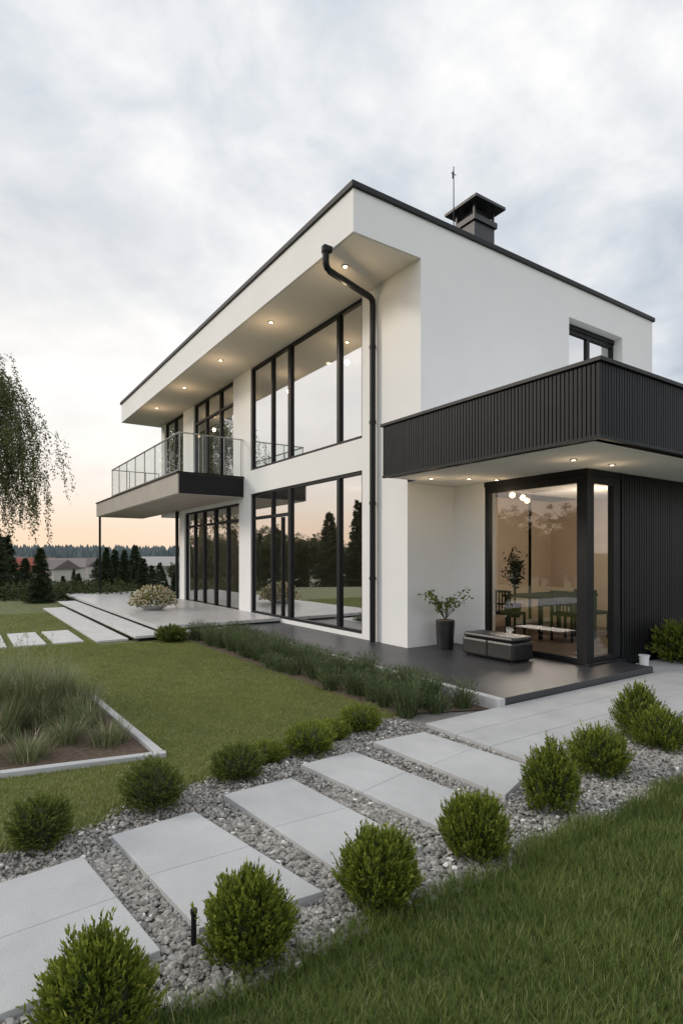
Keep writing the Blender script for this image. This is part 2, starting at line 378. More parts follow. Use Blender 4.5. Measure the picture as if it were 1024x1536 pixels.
b.box(12.7,13.0,6.94,YE,0,6.3); b.box(6.3,12.7,20.1,YE,3.0,6.3); b.box(6.3,12.7,18.1,18.4,0,3.0)
b.box(12.7,13.0,4.46,6.94,0,2.8)
b.build('walls',[M_white],H)
b=B(); b.box(4.7,13.0,6.64,20.7,6.3,6.93); b.build('roof_overhang',[M_white],H)
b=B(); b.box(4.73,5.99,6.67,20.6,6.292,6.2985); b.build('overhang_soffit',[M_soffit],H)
b=B(); b.box(4.66,13.06,6.60,20.75,6.93,7.02); b.build('roof_edge_trim',[M_black],H,bevel=0.008)
b=B()
b.box(6.3,12.7,7.2,18.1,0.0,0.12,0); b.box(7.0,12.7,4.5,7.2,0.0,0.12,0)
b.box(6.3,12.7,7.2,20.1,3.2,3.6,1)
b.box(10.4,10.5,8.0,18.1,0.12,3.2,2); b.box(9.6,9.7,6.94,20.1,3.6,6.3,2)
b.box(6.3,10.4,13.2,13.3,0.12,3.2,2); b.box(6.3,9.6,13.2,13.3,3.6,6.3,2)
b.build('interior_rooms',[M_floor,M_white,M_grey],H)
b=B()
b.box(11.2,11.3,4.5,8.1,0.12,2.85,0); b.box(7.29,11.2,8.0,8.1,0.12,2.85,0); b.box(7.19,7.29,7.2,8.1,0.12,2.85,0)
b.box(7.19,12.7,6.66,8.1,2.99,3.05,0)
b.box(9.9,11.19,7.985,7.999,0.13,0.22,1)
b.build('living_room_walls',[M_beige,M_whitep],H)
wf=B(); wg=B()
def win_x(x,y0,y1,z0,z1,mul=(),trans=(),fw=0.06,g=0):
    d=0.09; X0=x+0.10; X1=X0+d
    wf.box(X0,X1,y0,y0+fw,z0,z1); wf.box(X0,X1,y1-fw,y1,z0,z1)
    wf.box(X0,X1,y0+fw,y1-fw,z0,z0+fw); wf.box(X0,X1,y0+fw,y1-fw,z1-fw,z1)
    for m,wd in mul: wf.box(X0-0.004,X1+0.004,m-wd/2,m+wd/2,z0+fw,z1-fw)
    for (ya,yb,zz) in trans: wf.box(X0+0.003,X1-0.003,ya,yb,zz-0.035,zz+0.035)
    (wg if g==0 else wg2).poly([(X0+0.045,y0,z0),(X0+0.045,y0,z1),(X0+0.045,y1,z1),(X0+0.045,y1,z0)])
wg2=B()
ms=[(11.8,0.07),(10.96,0.13),(9.02,0.10)]
win_x(5.93,8.2,12.9,3.74,6.292,ms,[])
win_x(5.93,8.2,12.9,0.2,3.16,ms,[(11.02,12.84,2.55)])
wf.box(6.035,6.115,11.3,11.36,0.26,2.5)
win_x(5.95,13.97,17.05,3.72,6.292,[(15.0,0.1),(16.1,0.08)],[(14.0,17.0,5.7)])
win_x(5.95,18.0,20.0,3.72,6.292,[(19.0,0.1)],[])
win_x(5.95,13.6,17.9,0.14,3.0,[(14.5,0.09),(15.4,0.12),(16.3,0.09),(17.1,0.09)],[(13.66,17.84,2.55)])
x0=7.04;yc=4.46
def fb(*a): wf.box(*a)
fb(x0,x0+0.1,yc,yc+0.16,0.12,2.72); fb(x0,x0+0.09,6.18,6.26,0.12,2.72)
fb(x0,x0+0.09,yc+0.16,6.18,0.12,0.2); fb(x0,x0+0.09,yc+0.16,6.18,2.62,2.72)
fb(x0-0.01,x0+0.12,yc-0.01,6.27,2.72,2.80)
wg2.poly([(x0+0.045,yc+0.1,0.15),(x0+0.045,yc+0.1,2.7),(x0+0.045,6.2,2.7),(x0+0.045,6.2,0.15)])
fb(x0+0.1,x0+0.16,yc,yc+0.09,0.12,2.72); fb(7.68,7.86,yc,yc+0.09,0.12,2.72)
fb(x0+0.16,7.68,yc,yc+0.09,0.12,0.22); fb(x0+0.16,7.68,yc,yc+0.09,2.60,2.72); fb(x0+0.12,7.86,yc-0.01,yc+0.12,2.72,2.80)
wg2.poly([(x0+0.1,yc+0.045,0.15),(7.75,yc+0.045,0.15),(7.75,yc+0.045,2.7),(x0+0.1,yc+0.045,2.7)])
fb(x0-0.05,7.9,yc-0.06,yc,0.085,0.15)
ys=6.64+0.2
for a in ((9.87,9.95),(10.78,10.88),(11.69,11.77)): fb(a[0],a[1],ys,ys+0.08,3.75,6.2)
fb(9.95,11.69,ys+0.002,ys+0.078,3.75,3.83); fb(9.95,11.69,ys+0.002,ys+0.078,6.12,6.2); fb(9.87,11.77,ys-0.02,ys+0.09,6.2,6.292)
wg.poly([(9.87,ys+0.04,3.75),(11.77,ys+0.04,3.75),(11.77,ys+0.04,6.2),(9.87,ys+0.04,6.2)])
wf.build('window_frames',[M_black],H,bevel=0.004)
wg.build('window_glass',[M_glass],H); wg2.build('corner_window_glass',[M_glass2],H)
c=NP()
def curtain(x,y0,y1,z0,z1):
    yy=np.linspace(y0,y1,int((y1-y0)*60)+2); xx=x+0.03*np.sin(yy*55)+0.012*np.sin(yy*23)
    V=np.concatenate([np.stack([xx,yy,np.full_like(yy,z0)],1),np.stack([xx,yy,np.full_like(yy,z1)],1)]); k=len(yy)
    F=np.array([[i,i+1,k+i+1,k+i] for i in range(k-1)]); c.add(V,F)
curtain(6.5,12.2,12.85,0.2,3.1); curtain(6.5,8.25,8.75,0.2,3.1); curtain(6.5,12.3,12.85,3.7,6.2); curtain(6.5,13.4,13.9,0.2,3.0); curtain(6.5,16.6,17.0,3.7,6.2)
c.build('curtains',[M_curt],H,smooth=True)
b=B()
b.box(5.35,6.0,3.27,6.7,2.80,2.98); b.box(6.0,13.6,3.27,6.64,2.803,2.98)
b.box(6.0,7.04,6.64,6.958,2.803,2.86)
b.build('terrace_canopy_soffit',[M_white],H)
b=B()
b.box(5.33,5.45,3.25,6.72,2.80,3.56,1); b.box(5.45,13.6,3.25,3.37,2.80,3.56,1)
b.box(5.297,5.35,3.215,6.725,2.79,2.825,0); b.box(5.35,13.6,3.215,3.27,2.79,2.825,0)
y=3.225
while y<6.70:
    b.box(5.30,5.33,y,y+0.036,2.825,3.555,0); y+=0.05
x=5.305
while x<13.6:
    b.box(x,x+0.036,3.22,3.25,2.825,3.555,0); x+=0.05
b.build('balcony_cladding',[M_clad,M_clad2],H,bevel=0)
b=B(); b.box(5.27,5.47,3.19,6.74,3.56,3.605); b.box(5.47,13.6,3.19,3.39,3.56,3.605); b.build('balcony_coping',[M_black],H,bevel=0.005)
b=B(); b.box(7.86,12.7,4.48,4.6,0,2.80,1)
x=7.87
while x<13:
    b.box(x,x+0.05,4.445,4.48,0.05,2.795,0); x+=0.068
b.build('ground_floor_cladding',[M_black,M_clad2],H)
b=B()
b.box(4.33,5.99,13.33,22.9,3.11,3.60,0)
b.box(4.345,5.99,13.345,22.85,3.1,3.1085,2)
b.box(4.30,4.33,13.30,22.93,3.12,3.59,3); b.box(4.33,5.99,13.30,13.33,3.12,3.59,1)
b.box(4.27,5.99,13.27,22.95,3.60,3.64,1)
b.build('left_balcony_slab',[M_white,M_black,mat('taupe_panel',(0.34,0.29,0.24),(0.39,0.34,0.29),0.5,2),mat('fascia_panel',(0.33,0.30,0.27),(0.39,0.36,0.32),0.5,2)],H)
b=B(); b.box(4.36,4.43,22.75,22.82,-0.6,3.1); b.box(5.9,5.99,18.42,18.5,0.1,3.1); b.build('balcony_posts',[M_black],H)
b=B(); rg=B()
ysr=np.linspace(13.38,20.6,8)
for y in ysr: b.box(4.36,4.385,y-0.009,y+0.009,3.64,4.58)
for x in (4.95,5.5,5.96): b.box(x-0.008,x+0.008,13.37,13.39,3.64,4.58)
b.box(4.35,4.39,13.35,20.62,4.58,4.605); b.box(4.39,5.99,13.36,13.40,4.58,4.605)
b.box(4.35,4.38,13.4,20.6,3.68,3.705)
b.box(4.395,5.99,20.58,20.61,4.58,4.605)
for x in (4.95,5.5,5.96): b.box(x-0.01,x+0.01,20.585,20.605,3.64,4.58)
b.build('balcony_railing',[M_steel],H)
rg.poly([(4.372,13.42,3.71),(4.372,20.58,3.71),(4.372,20.58,4.575),(4.372,13.42,4.575)])
rg.poly([(4.4,13.38,3.68),(5.97,13.38,3.68),(5.97,13.38,4.575),(4.4,13.38,4.575)])
rg.build('balustrade_glass',[M_rail],H)
p=NP()
pts=[(4.60,7.22,6.27),(4.60,7.22,6.20),(4.60,7.22,6.06),(4.63,7.23,6.00),(4.70,7.26,5.98),(5.80,7.70,6.04),(5.88,7.74,6.02),(5.91,7.77,5.95),(5.91,7.77,5.8),(5.91,7.77,3),(5.91,7.77,0.13)]
tube(p,pts,0.052,0,14)
tube(p,[(4.60,7.22,6.22),(4.60,7.22,6.30)],0.068,0,14)
for zz in (5.2,3.9,2.5,1.2): tube(p,[(5.91,7.77,zz),(5.91,7.77,zz+0.05)],0.062,0,14)
p.build('downpipe',[M_black],H,smooth=True)
b=B(); b.box(4.56,4.70,7.19,7.25,6.24,6.33); b.build('downpipe_outlet',[M_black],H)
b=B(); cx_,cy_=8.1,7.45
b.box(cx_-.27,cx_+.27,cy_-.24,cy_+.24,7.0,7.86); b.box(cx_-.31,cx_+.31,cy_-.28,cy_+.28,7.80,7.9)
b.box(cx_-.17,cx_+.17,cy_-.15,cy_+.15,7.9,8.1)
for sx_ in(-1,1):
    for sy_ in(-1,1): b.box(cx_+sx_*.25-.02,cx_+sx_*.25+.02,cy_+sy_*.22-.02,cy_+sy_*.22+.02,7.9,8.14)
n0=len(b.v); s1=.40;s2=.12
b.box(cx_-s1,cx_+s1,cy_-s1,cy_+s1,8.12,8.17)
b.v+=[(cx_-s1,cy_-s1,8.17),(cx_+s1,cy_-s1,8.17),(cx_+s1,cy_+s1,8.17),(cx_-s1,cy_+s1,8.17),(cx_-s2,cy_-s2,8.28),(cx_+s2,cy_-s2,8.28),(cx_+s2,cy_+s2,8.28),(cx_-s2,cy_+s2,8.28)]
k=n0+8
b.f+=[(k,k+1,k+5,k+4),(k+1,k+2,k+6,k+5),(k+2,k+3,k+7,k+6),(k+3,k,k+4,k+7),(k+4,k+5,k+6,k+7)]; b.m+=[0]*5
b.build('chimney',[mat('chimney_metal',(0.02,0.022,0.026),(0.032,0.035,0.04),0.45,3)],H)
b=B(); b.cyl(7.46,7.37,7.0,8.72,0.011,0.008,0,8); b.box(7.40,7.52,7.366,7.374,8.58,8.59); b.box(7.43,7.45,7.36,7.38,8.50,8.62); b.build('antenna',[M_black],H)
b=B(); dl=[]
for i in range(5): dl.append((5.15,7.5+2.62*i,6.292,1))
for (x,y) in ((6.26,4.15),(7.02,4.1),(6.9,5.9),(6.45,6.05),(5.95,6.35)): dl.append((x,y,2.80,0))
for x,y,zz,k in dl:
    rr_=0.062 if k else 0.042
    b.cyl(x,y,zz-0.012,zz,rr_,rr_+0.004,0,24); b.cyl(x,y,zz-0.014,zz-0.012,rr_*.6,rr_*.6,1,24)
    l=bpy.data.lights.new('downlight','POINT'); l.energy=5.0 if k else 1.2; l.color=(1,0.72,0.42); l.shadow_soft_size=0.05
    lo=bpy.data.objects.new('downlight_lamp',l); COL.objects.link(lo); lo.location=(x,y,zz-(0.45 if k else 0.22)); lo.parent=H
for (x,y,zz) in ((7.4,9.5,6.3),(7.4,11.5,6.3),(8.6,9.5,6.3),(8.6,11.5,6.3),(7.5,10,3.2),(7.5,15,3.2)):
    b.cyl(x,y,zz-0.02,zz,0.05,0.05,1,16)
b.build('downlights',[M_steel,M_light],H)
def plamp(x,y,zz,e,c=(1,0.74,0.48),r=0.12):
    l=bpy.data.lights.new('room_lamp','POINT'); l.energy=e; l.color=c; l.shadow_soft_size=r
    lo=bpy.data.objects.new('room_lamp',l); COL.objects.link(lo); lo.location=(x,y,zz); lo.parent=H
plamp(9.3,5.6,2.2,58,(1,0.80,0.60),r=0.3); plamp(8.0,10.5,2.5,28); plamp(8.0,10.5,5.4,40); plamp(8,15.5,2.5,35); plamp(8,15.5,5.4,40)
T=empty('dining_table'); b=B()
b.box(8.55,10.3,6.3,7.2,0.84,0.88)
for x in(8.62,10.2):
    for y in(6.37,7.1): b.box(x-.03,x+.03,y-.03,y+.03,0.12,0.84)
b.box(8.62,10.2,6.37,6.4,0.70,0.84); b.build('table_frame',[M_wood],T)
def chair(x,y,m,s=1,name='dining_chair'):
    e_=empty(name); b=B(); t=0.035
    b.box(x-.22,x+.22,y-.22,y+.22,0.56,0.61)
    for a in(-1,1):
        for c_ in(-1,1): b.box(x+a*.2-t/2,x+a*.2+t/2,y+c_*.2-t/2,y+c_*.2+t/2,0.121,0.56 if a*s<0 else 1.0)
    xb=x+s*.2
    for k in range(6): b.box(xb-.008,xb+.008,y-.17+k*.068-.012,y-.17+k*.068+.012,0.61,0.96)
    b.box(xb-.015,xb+.015,y-.21,y+.21,0.96,1.0); b.box(xb-.012,xb+.012,y-.19,y+.19,0.74,0.77)
    b.build('chair_frame',[m],e_)
chair(8.9,6.0,M_wood,-1); chair(9.6,6.0,M_wood,-1); chair(8.2,6.75,M_wood,-1); chair(6.75,8.75,M_whitep,1,'white_chair')
e_=empty('indoor_plant_stand'); b=B(); b.cyl(8.35,6.72,0.121,0.14,0.14,0.14); b.cyl(8.35,6.72,0.14,1.5,0.02,0.02); b.cyl(8.35,6.72,0.5,0.75,0.09,0.12); b.cyl(8.35,6.72,1.1,1.2,0.05,0.11)
b.build('stand',[M_wood],e_)
o=NP(); n=420; C=np.array([8.35,6.72,1.36])+R.normal(0,[.07,.07,.14],(n,3)); leaves(o,C,R.normal(size=(n,3))+[0,0,.5],.09,.03,0,R.random(n)); o.build('stand_foliage',[M_spruce],e_)
# ---------------------------------------------------------------- decks
D=empty('house_terrace')
b=B(); b.prism([(4.70,3.93),(7.72,3.93),(7.72,4.46),(7.04,4.46),(7.04,6.958),(5.998,6.958),(5.998,11.3),(4.70,11.3)],-0.02,0.12)
b.build('dark_deck',[M_deck],D,bevel=0.006)
b=B(); b.box(4.60,4.695,3.90,11.3,-0.02,0.124); b.build('deck_edging',[M_conc],D,bevel=0.004)
b=B(); b.box(3.25,5.998,11.304,23.2,0.15,0.22); b.build('light_terrace',[M_terr],D,bevel=0.006)
b=B(); b.box(3.30,5.998,11.35,23.15,-0.9,0.148); b.box(2.80,3.3,10.93,20.7,-0.3,0.062); b.box(2.22,2.78,11.2,19.1,-0.3,0.0); b.build('step_risers',[M_black],D)
b=B(); b.box(2.72,3.246,10.88,20.8,0.064,0.115); b.box(2.10,2.66,11.15,19.2,0.002,0.045); b.box(3.25,4.59,10.88,11.30,0.002,0.115); b.build('terrace_steps',[M_conc],D,bevel=0.006)
sp=empty('garden_path'); b=B(); x=1.92
while x>-5:
    b.box(x-0.5,x,11.4,13.3,-0.01,0.03); x-=0.62
b.build('path_slabs',[M_conc],sp,bevel=0.004)
# ---------------------------------------------------------------- garden beds
bed=empty('planting_bed'); b=B()
b.poly([(-5,5.9,0.006),(0.24,4.83,0.006),(1.30,4.55,0.006),(1.22,7.0,0.006),(0.6,7.6,0.006),(-5,8.2,0.006)])
b.build('bed_soil',[M_soil],bed)
b=B()
def strip(p,q,wd,z0,z1):
    d=np.array([q[0]-p[0],q[1]-p[1]]); d=d/np.linalg.norm(d); nrm=np.array([-d[1],d[0]])*wd
    b.prism([p,q,(q[0]+nrm[0],q[1]+nrm[1]),(p[0]+nrm[0],p[1]+nrm[1])],z0,z1)
strip((-5,5.9),(1.36,4.49),0.07,-0.02,0.04); strip((1.36,4.57),(1.26,7.0),0.07,-0.02,0.04)
b.build('bed_edging',[M_slab],bed,bevel=0.005)
bs=empty('flower_border'); b=B(); b.poly([(3.60,4.42,0.005),(4.6,4.0,0.005),(4.6,10.9,0.005),(3.60,10.9,0.005)]); b.build('border_soil',[M_soil],bs)
# ---------------------------------------------------------------- grass
g_=NP()
def blades(n,xr,yr,keep,hmin,hmax,wd,mi,segs=2,lean=0.35):
    x=R.uniform(*xr,n);y=R.uniform(*yr,n);k=keep(x,y);x=x[k];y=y[k];n=len(x)
    P=np.stack([x,y,np.zeros(n)],1); 
    patch=0.5+0.17*np.sin(x*2.1+y*1.3)+0.17*np.sin(x*5.3-y*3.7+1)+0.17*np.sin(x*11.3+y*7.9+2*np.sin(y*4.1))
    a=np.clip(R.beta(2,2.5,n)*0.7+0.36*(patch-0.2),0,0.9); a[R.random(n)<0.04+0.06*patch]=0.98
    ribbons(g_,P,R.uniform(0,6.28,n),R.uniform(0,lean,n),R.uniform(0.1,0.9,n),R.uniform(hmin,hmax,n)*(0.75+0.4*patch),wd*R.uniform(0.7,1.3,n),segs,mi,a)
blades(140000,(0.2,6.5),(0.6,2.1),lambda x,y:(y<gn(x)+R.normal(0,0.02,len(x)))&((x-0.2)>-0.1),0.03,0.085,0.0035,0,3,lean=0.55)
blades(9000,(0.2,7),(1.86,2.03),lambda x,y:(y<gn(x)+0.03),0.05,0.12,0.004,0,3,lean=0.8)
def inbed(x,y): return (x<1.33)&(y>4.49+(1.33-x)*0.222)&(y<7.0+0.16*(1.2-x))
keepL=lambda x,y:(y>gl(np.clip(x,-3,3.62))+R.normal(0,0.025,len(x)))&~inbed(x,y)&(x<3.62+R.normal(0,0.03,len(x)))&~((y>11.35)&(x<1.95)&(y<13.3))&~((x>2.08)&(y>10.85))
blades(155000,(-0.2,3.7),(3.4,6.5),keepL,0.012,0.03,0.0045,1)
blades(115000,(-0.2,3.7),(6.5,11.5),keepL,0.012,0.03,0.007,1)
blades(40000,(-1.5,3.0),(11.3,18),keepL,0.015,0.03,0.013,1)
blades(6000,(-2.5,2.1),(11.35,13.35),lambda x,y:((1.92-x)%0.62>0.5)&(x<1.92),0.02,0.05,0.012,1)
blades(12000,(-0.2,3.6),(3.3,4.6),lambda x,y:(np.abs(y-gl(np.clip(x,-3,3.62))-0.05)<0.10)&(x>0),0.04,0.10,0.005,1,3,lean=0.9)
g_.build('grass_blades',[M_grass,M_lawn],lawn)
# ---------------------------------------------------------------- shrubs
def bush(name,x,y,r,h,mt,nsp=650,lf=0.02,upr=0.5,cone=0.0,rag=0.16):
    o=NP()
    ph=R.uniform(0,6.28,8)
    def rad(d):
        base=1+0.08*np.sin(5*d[:,0]+ph[0])*np.sin(4*d[:,1]+ph[1])+0.07*np.sin(9*d[:,0]+ph[2]+6*d[:,2])+0.05*np.sin(11*d[:,1]+ph[3]-5*d[:,2])
        return base
    def shp(d):
        v=d.copy(); taper=1-cone*np.clip(d[:,2],-.3,1)*0.6
        v[:,0]*=taper; v[:,1]*=taper; return v
    d=norm(R.normal(size=(nsp*2,3))); d=d[d[:,2]>-0.75][:nsp]; n=len(d)
    sc=np.array([r,r,h*0.5]); c0=np.array([x,y,h*0.5-0.01])
    surf=c0+shp(d)*sc*(rad(d)*(0.90+rag*R.normal(0,0.6,n)))[:,None]
    dirs=norm(d*np.array([1,1,.6])+np.array([0,0,upr])+R.normal(0,0.2,(n,3)))
    sl=R.uniform(0.28,0.55,n)*r
    st=surf-dirs*(sl*0.8)[:,None]
    K=15
    C=[];Dd=[];A=[]
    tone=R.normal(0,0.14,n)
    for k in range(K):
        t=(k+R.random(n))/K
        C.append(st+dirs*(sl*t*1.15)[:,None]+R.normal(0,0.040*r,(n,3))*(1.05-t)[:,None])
        Dd.append(dirs+R.normal(0,0.5,(n,3))*(1.1-0.75*t)[:,None]); A.append(np.clip(0.06+0.7*t+tone+R.normal(0,0.12,n),0,1))  # young tips lighter; inner shade of the bush painted into leaf colour
    C=np.concatenate(C);Dd=np.concatenate(Dd);A=np.concatenate(A)
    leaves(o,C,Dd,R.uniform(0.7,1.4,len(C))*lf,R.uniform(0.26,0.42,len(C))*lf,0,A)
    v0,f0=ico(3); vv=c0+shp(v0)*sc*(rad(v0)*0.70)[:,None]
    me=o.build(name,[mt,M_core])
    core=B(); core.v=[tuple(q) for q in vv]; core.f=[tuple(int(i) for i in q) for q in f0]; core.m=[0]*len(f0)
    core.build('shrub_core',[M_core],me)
    stem=B().cyl(x,y,-0.02,h*0.4,0.015,0.01); stem.build('stem',[M_bark],me)
    return me
near=[(0.36,1.96,.165,.37,.5),(0.955,2.07,.155,.33,.25),(1.61,2.07,.17,.32,.2),(2.285,2.10,.165,.31,0.),(3.09,2.2,.16,.41,.45),(3.9,2.38,.2,.33,.1),(4.85,2.42,.2,.32,.2),(4.98,2.66,.19,.46,.5)]
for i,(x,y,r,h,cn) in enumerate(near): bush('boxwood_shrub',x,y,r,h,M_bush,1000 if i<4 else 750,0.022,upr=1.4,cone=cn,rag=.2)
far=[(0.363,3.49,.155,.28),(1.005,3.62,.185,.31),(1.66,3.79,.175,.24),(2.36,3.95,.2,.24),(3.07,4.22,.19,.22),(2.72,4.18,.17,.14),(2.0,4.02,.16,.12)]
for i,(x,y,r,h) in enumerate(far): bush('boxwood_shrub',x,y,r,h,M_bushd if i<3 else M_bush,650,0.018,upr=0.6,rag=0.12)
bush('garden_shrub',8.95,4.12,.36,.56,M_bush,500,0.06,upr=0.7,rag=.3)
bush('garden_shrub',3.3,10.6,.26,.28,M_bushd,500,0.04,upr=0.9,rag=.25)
o=NP()
yy=4.2
rowsB=[]
while yy<10.8:
    for xx in (3.80,4.08,4.38):
        rowsB.append((xx+R.normal(0,0.06),yy+R.normal(0,0.08)))
    yy+=0.27
for k,(x,y) in enumerate(rowsB):
    n=190; az=R.uniform(0,6.28,n); rr=R.random(n)*0.09
    P=np.stack([x+np.cos(az)*rr,y+np.sin(az)*rr,np.zeros(n)],1); hh=R.uniform(0.22,0.42)
    ribbons(o,P,az+R.normal(0,0.5,n),R.uniform(0,0.5,n),R.uniform(0,0.6,n),R.uniform(0.5,1.08,n)*hh,0.008,3,0,np.clip(R.beta(2,2,n),0,1))
    n=160; az=R.uniform(0,6.28,n); rr=R.random(n)**.5*0.16; C=np.stack([x+np.cos(az)*rr,y+np.sin(az)*rr,R.uniform(0.03,0.85,n)*hh],1)
    leaves(o,C,np.stack([np.cos(az),np.sin(az),np.full(n,1.2)],1)+R.normal(0,.4,(n,3)),0.05,0.012,0,R.random(n))
o.build('border_plants',[M_lav],bs)
def tuft(x,y,h,n,mt,name='ornamental_grass',w=0.006,spread=0.12,curve=1.1,plume=0):
    o=NP(); az=R.uniform(0,6.28,n); rr=R.random(n)*spread
    P=np.stack([x+np.cos(az)*rr,y+np.sin(az)*rr,np.zeros(n)],1)
    a=np.clip(R.beta(2,2,n),0,.9); a[R.random(n)<.10]=1
    ribbons(o,P,az+R.normal(0,.3,n),R.uniform(0,.4,n),R.uniform(.2,curve,n),R.uniform(.45,1.0,n)*h,w,6,0,a)
    for k in range(plume):
        aa=R.uniform(0,6.28); e=np.array([math.cos(aa)*R.uniform(.05,.35)*h,math.sin(aa)*R.uniform(.05,.35)*h,h*R.uniform(.95,1.15)])
        m=20; t=R.uniform(.8,1,m); C=np.array([x,y,0])+e*t[:,None]+R.normal(0,.006,(m,3)); leaves(o,C,e+R.normal(0,.25,(m,3)),.025,.006,0,np.full(m,.95))
    return o.build(name,[mt])
for (x,y,h,n,pl) in ((0.55,6.3,.72,900,10),(0.12,6.1,.85,900,10),(0.85,6.6,.55,700,6),(0.35,6.8,.7,800,10),(-.2,6.6,.8,700,5),(0.3,5.75,.5,600,3),(0.62,6.0,.42,500,2),(0.75,5.35,.33,300,0),(0.45,5.05,.3,300,0),(1.05,5.1,.3,300,0),(1.0,5.75,.33,350,0),(0.1,5.3,.3,300,0),(1.1,6.5,.4,300,0),(0.95,6.15,.36,300,0),(0.9,7.1,.5,500,3)):
    tuft(x,y,h,n,M_orn,curve=1.5 if h<.5 else 0.9,plume=pl,spread=.16)
# ---------------------------------------------------------------- objects on deck
P_=empty('potted_plant'); b=B(); b.cyl(6.46,6.57,0.121,0.58,0.13,0.155,0,28); b.cyl(6.46,6.57,0.575,0.585,0.14,0.14,1,28); b.build('planter',[M_leather,M_soil],P_,bevel=0.006)
o=NP()
for k in range(13):
    a=R.uniform(0,6.28); L=R.uniform(.3,.55); t=np.linspace(0,1,7)[:,None]
    end=np.array([math.cos(a)*L*.75,math.sin(a)*L*.75,L*R.uniform(.7,1.2)])
    pts=np.array([6.46,6.57,0.58])+end*t+np.array([0,0,0.06])*np.sin(t*3.1)
    tube(o,pts,np.linspace(.006,.003,7),1,5)
    n=18; C=pts[R.integers(2,7,n)]+R.normal(0,.03,(n,3)); leaves(o,C,R.normal(size=(n,3))+[0,0,.4],.065,.035,0,R.uniform(.1,.6,n))
o.build('plant_leaves',[M_bush,M_bark],P_)
O_=empty('black_ottoman'); b=B(); b.box(6.3,6.75,5.1,6.05,0.14,0.40); o1=b.build('cushion_body',[M_leather],O_,bevel=0.035)
b=B(); b.box(6.31,6.74,5.11,6.04,0.405,0.47); b.build('seat_pad',[M_leather],O_,bevel=0.03)
b=B(); [b.cyl(x,y,0.121,0.15,0.02,0.02) for x in(6.36,6.69) for y in(5.16,5.99)]; b.box(6.293,6.30,5.56,5.58,0.16,0.39); b.build('feet_and_seam',[M_black],O_)
B().cyl(8.04,4.22,0.046,0.20,0.055,0.068,0,24).cyl(8.04,4.22,0.19,0.205,0.074,0.074,0,24).build('bucket',[M_whitep])
B().cyl(0.79,2.24,-0.02,0.15,0.011,0.011,0,16).cyl(0.79,2.24,0.145,0.162,0.014,0.014,0,16).build('path_light',[M_black])
F_=empty('flower_bowl'); b=B(); b.cyl(4.2,15.0,0.221,0.34,0.22,0.42,0,28); b.cyl(4.2,15.0,0.34,0.36,0.42,0.40,0,28); b.build('bowl',[M_conc],F_)
o=NP(); n=1500; d=norm(R.normal(size=(n,3))); d[:,2]=np.abs(d[:,2]); C=np.array([4.2,15.0,0.36])+d*[.52,.52,.42]*R.uniform(.5,1.15,(n,1))
leaves(o,C,d+R.normal(0,.5,(n,3)),.07,.05,0,R.random(n)); n=1300; d=norm(R.normal(size=(n,3))); d[:,2]=np.abs(d[:,2]); C=np.array([4.2,15.0,0.34])+d*[.55,.55,.45]*R.uniform(.4,1.1,(n,1)); leaves(o,C,d+R.normal(0,.5,(n,3)),.09,.03,1,R.random(n))
o.build('flowers',[M_flower,M_bushd],F_)
# ---------------------------------------------------------------- trees
def spruce_mesh(h=6,rb=1.3,dens=1.0):
    o=NP(); tube(o,[(0,0,-1.0),(0,0,h*.5),(0,0,h*.98)],[.12,.08,.01],1,6)
    nb=int(230*dens)
    for i in range(nb):
        t=(i+R.random())/nb; zz=h*(0.04+0.94*t); rr=rb*(1-t)**0.8*R.uniform(.7,1.12)+.07
        a=R.uniform(0,6.28); n=int(18+40*(rr/rb)); s=R.random(n)**.7
        dirv=np.array([math.cos(a),math.sin(a),0]); sd_=np.array([-math.sin(a),math.cos(a),0])
        C=dirv*(s*rr)[:,None]+sd_*(R.normal(0,.13,n)*(.3+s)*rr)[:,None]; C[:,2]+=zz-0.30*rr*s+0.14*rr*s**2+R.normal(0,.03,n)
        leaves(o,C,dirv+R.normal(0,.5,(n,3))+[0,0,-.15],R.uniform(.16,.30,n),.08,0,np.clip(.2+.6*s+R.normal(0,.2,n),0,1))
    return o.mesh('spruce_tree',[M_spruce,M_bark])
def decid_mesh(h=7,rc=2.4):
    o=NP(); tube(o,[(0,0,-1.2),(0.05,0,h*.3),(0,.1,h*.6),(.1,0,h*.9)],[.18,.14,.08,.02],1,8)
    for i in range(46):
        a=R.uniform(0,6.28); t=R.uniform(.25,.95); z0=h*t*.8; L=rc*math.sin(max(.3,min(3,(t)*2.6)))*R.uniform(.6,1.15)
        e=np.array([math.cos(a)*L,math.sin(a)*L,L*R.uniform(.2,.9)]); s=np.linspace(0,1,5)[:,None]; pts=np.array([0,0,z0])+e*s
        tube(o,pts,np.linspace(.05,.012,5),1,5)
        for q in range(5):
            c=pts[R.integers(2,5)]+R.normal(0,.3,3); n=55; rad_=R.uniform(.25,.5)
            C=c+norm(R.normal(size=(n,3)))*(R.random((n,1))**.4)*rad_*[1,1,.7]
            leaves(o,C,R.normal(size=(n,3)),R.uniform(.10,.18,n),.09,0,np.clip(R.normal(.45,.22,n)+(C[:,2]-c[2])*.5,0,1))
    return o.mesh('deciduous_tree',[M_tree,M_bark])
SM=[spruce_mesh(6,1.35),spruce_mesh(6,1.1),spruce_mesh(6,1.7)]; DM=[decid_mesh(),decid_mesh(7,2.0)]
def put(me,name,x,y,sc,z=None,rot=None,sxy=None):
    o=bpy.data.objects.new(name,me); COL.objects.link(o)
    o.location=(x,y,float(th(np.array(x),np.array(y))) if z is None else z); s2=sc if sxy is None else sxy
    o.scale=(s2,s2,sc); o.rotation_euler=(0,0,R.uniform(0,6.28) if rot is None else rot)
def wp(u,d): 
    a=(u-512)/845; return d*(.5606+.8281*a),d*(.8281-.5606*a)
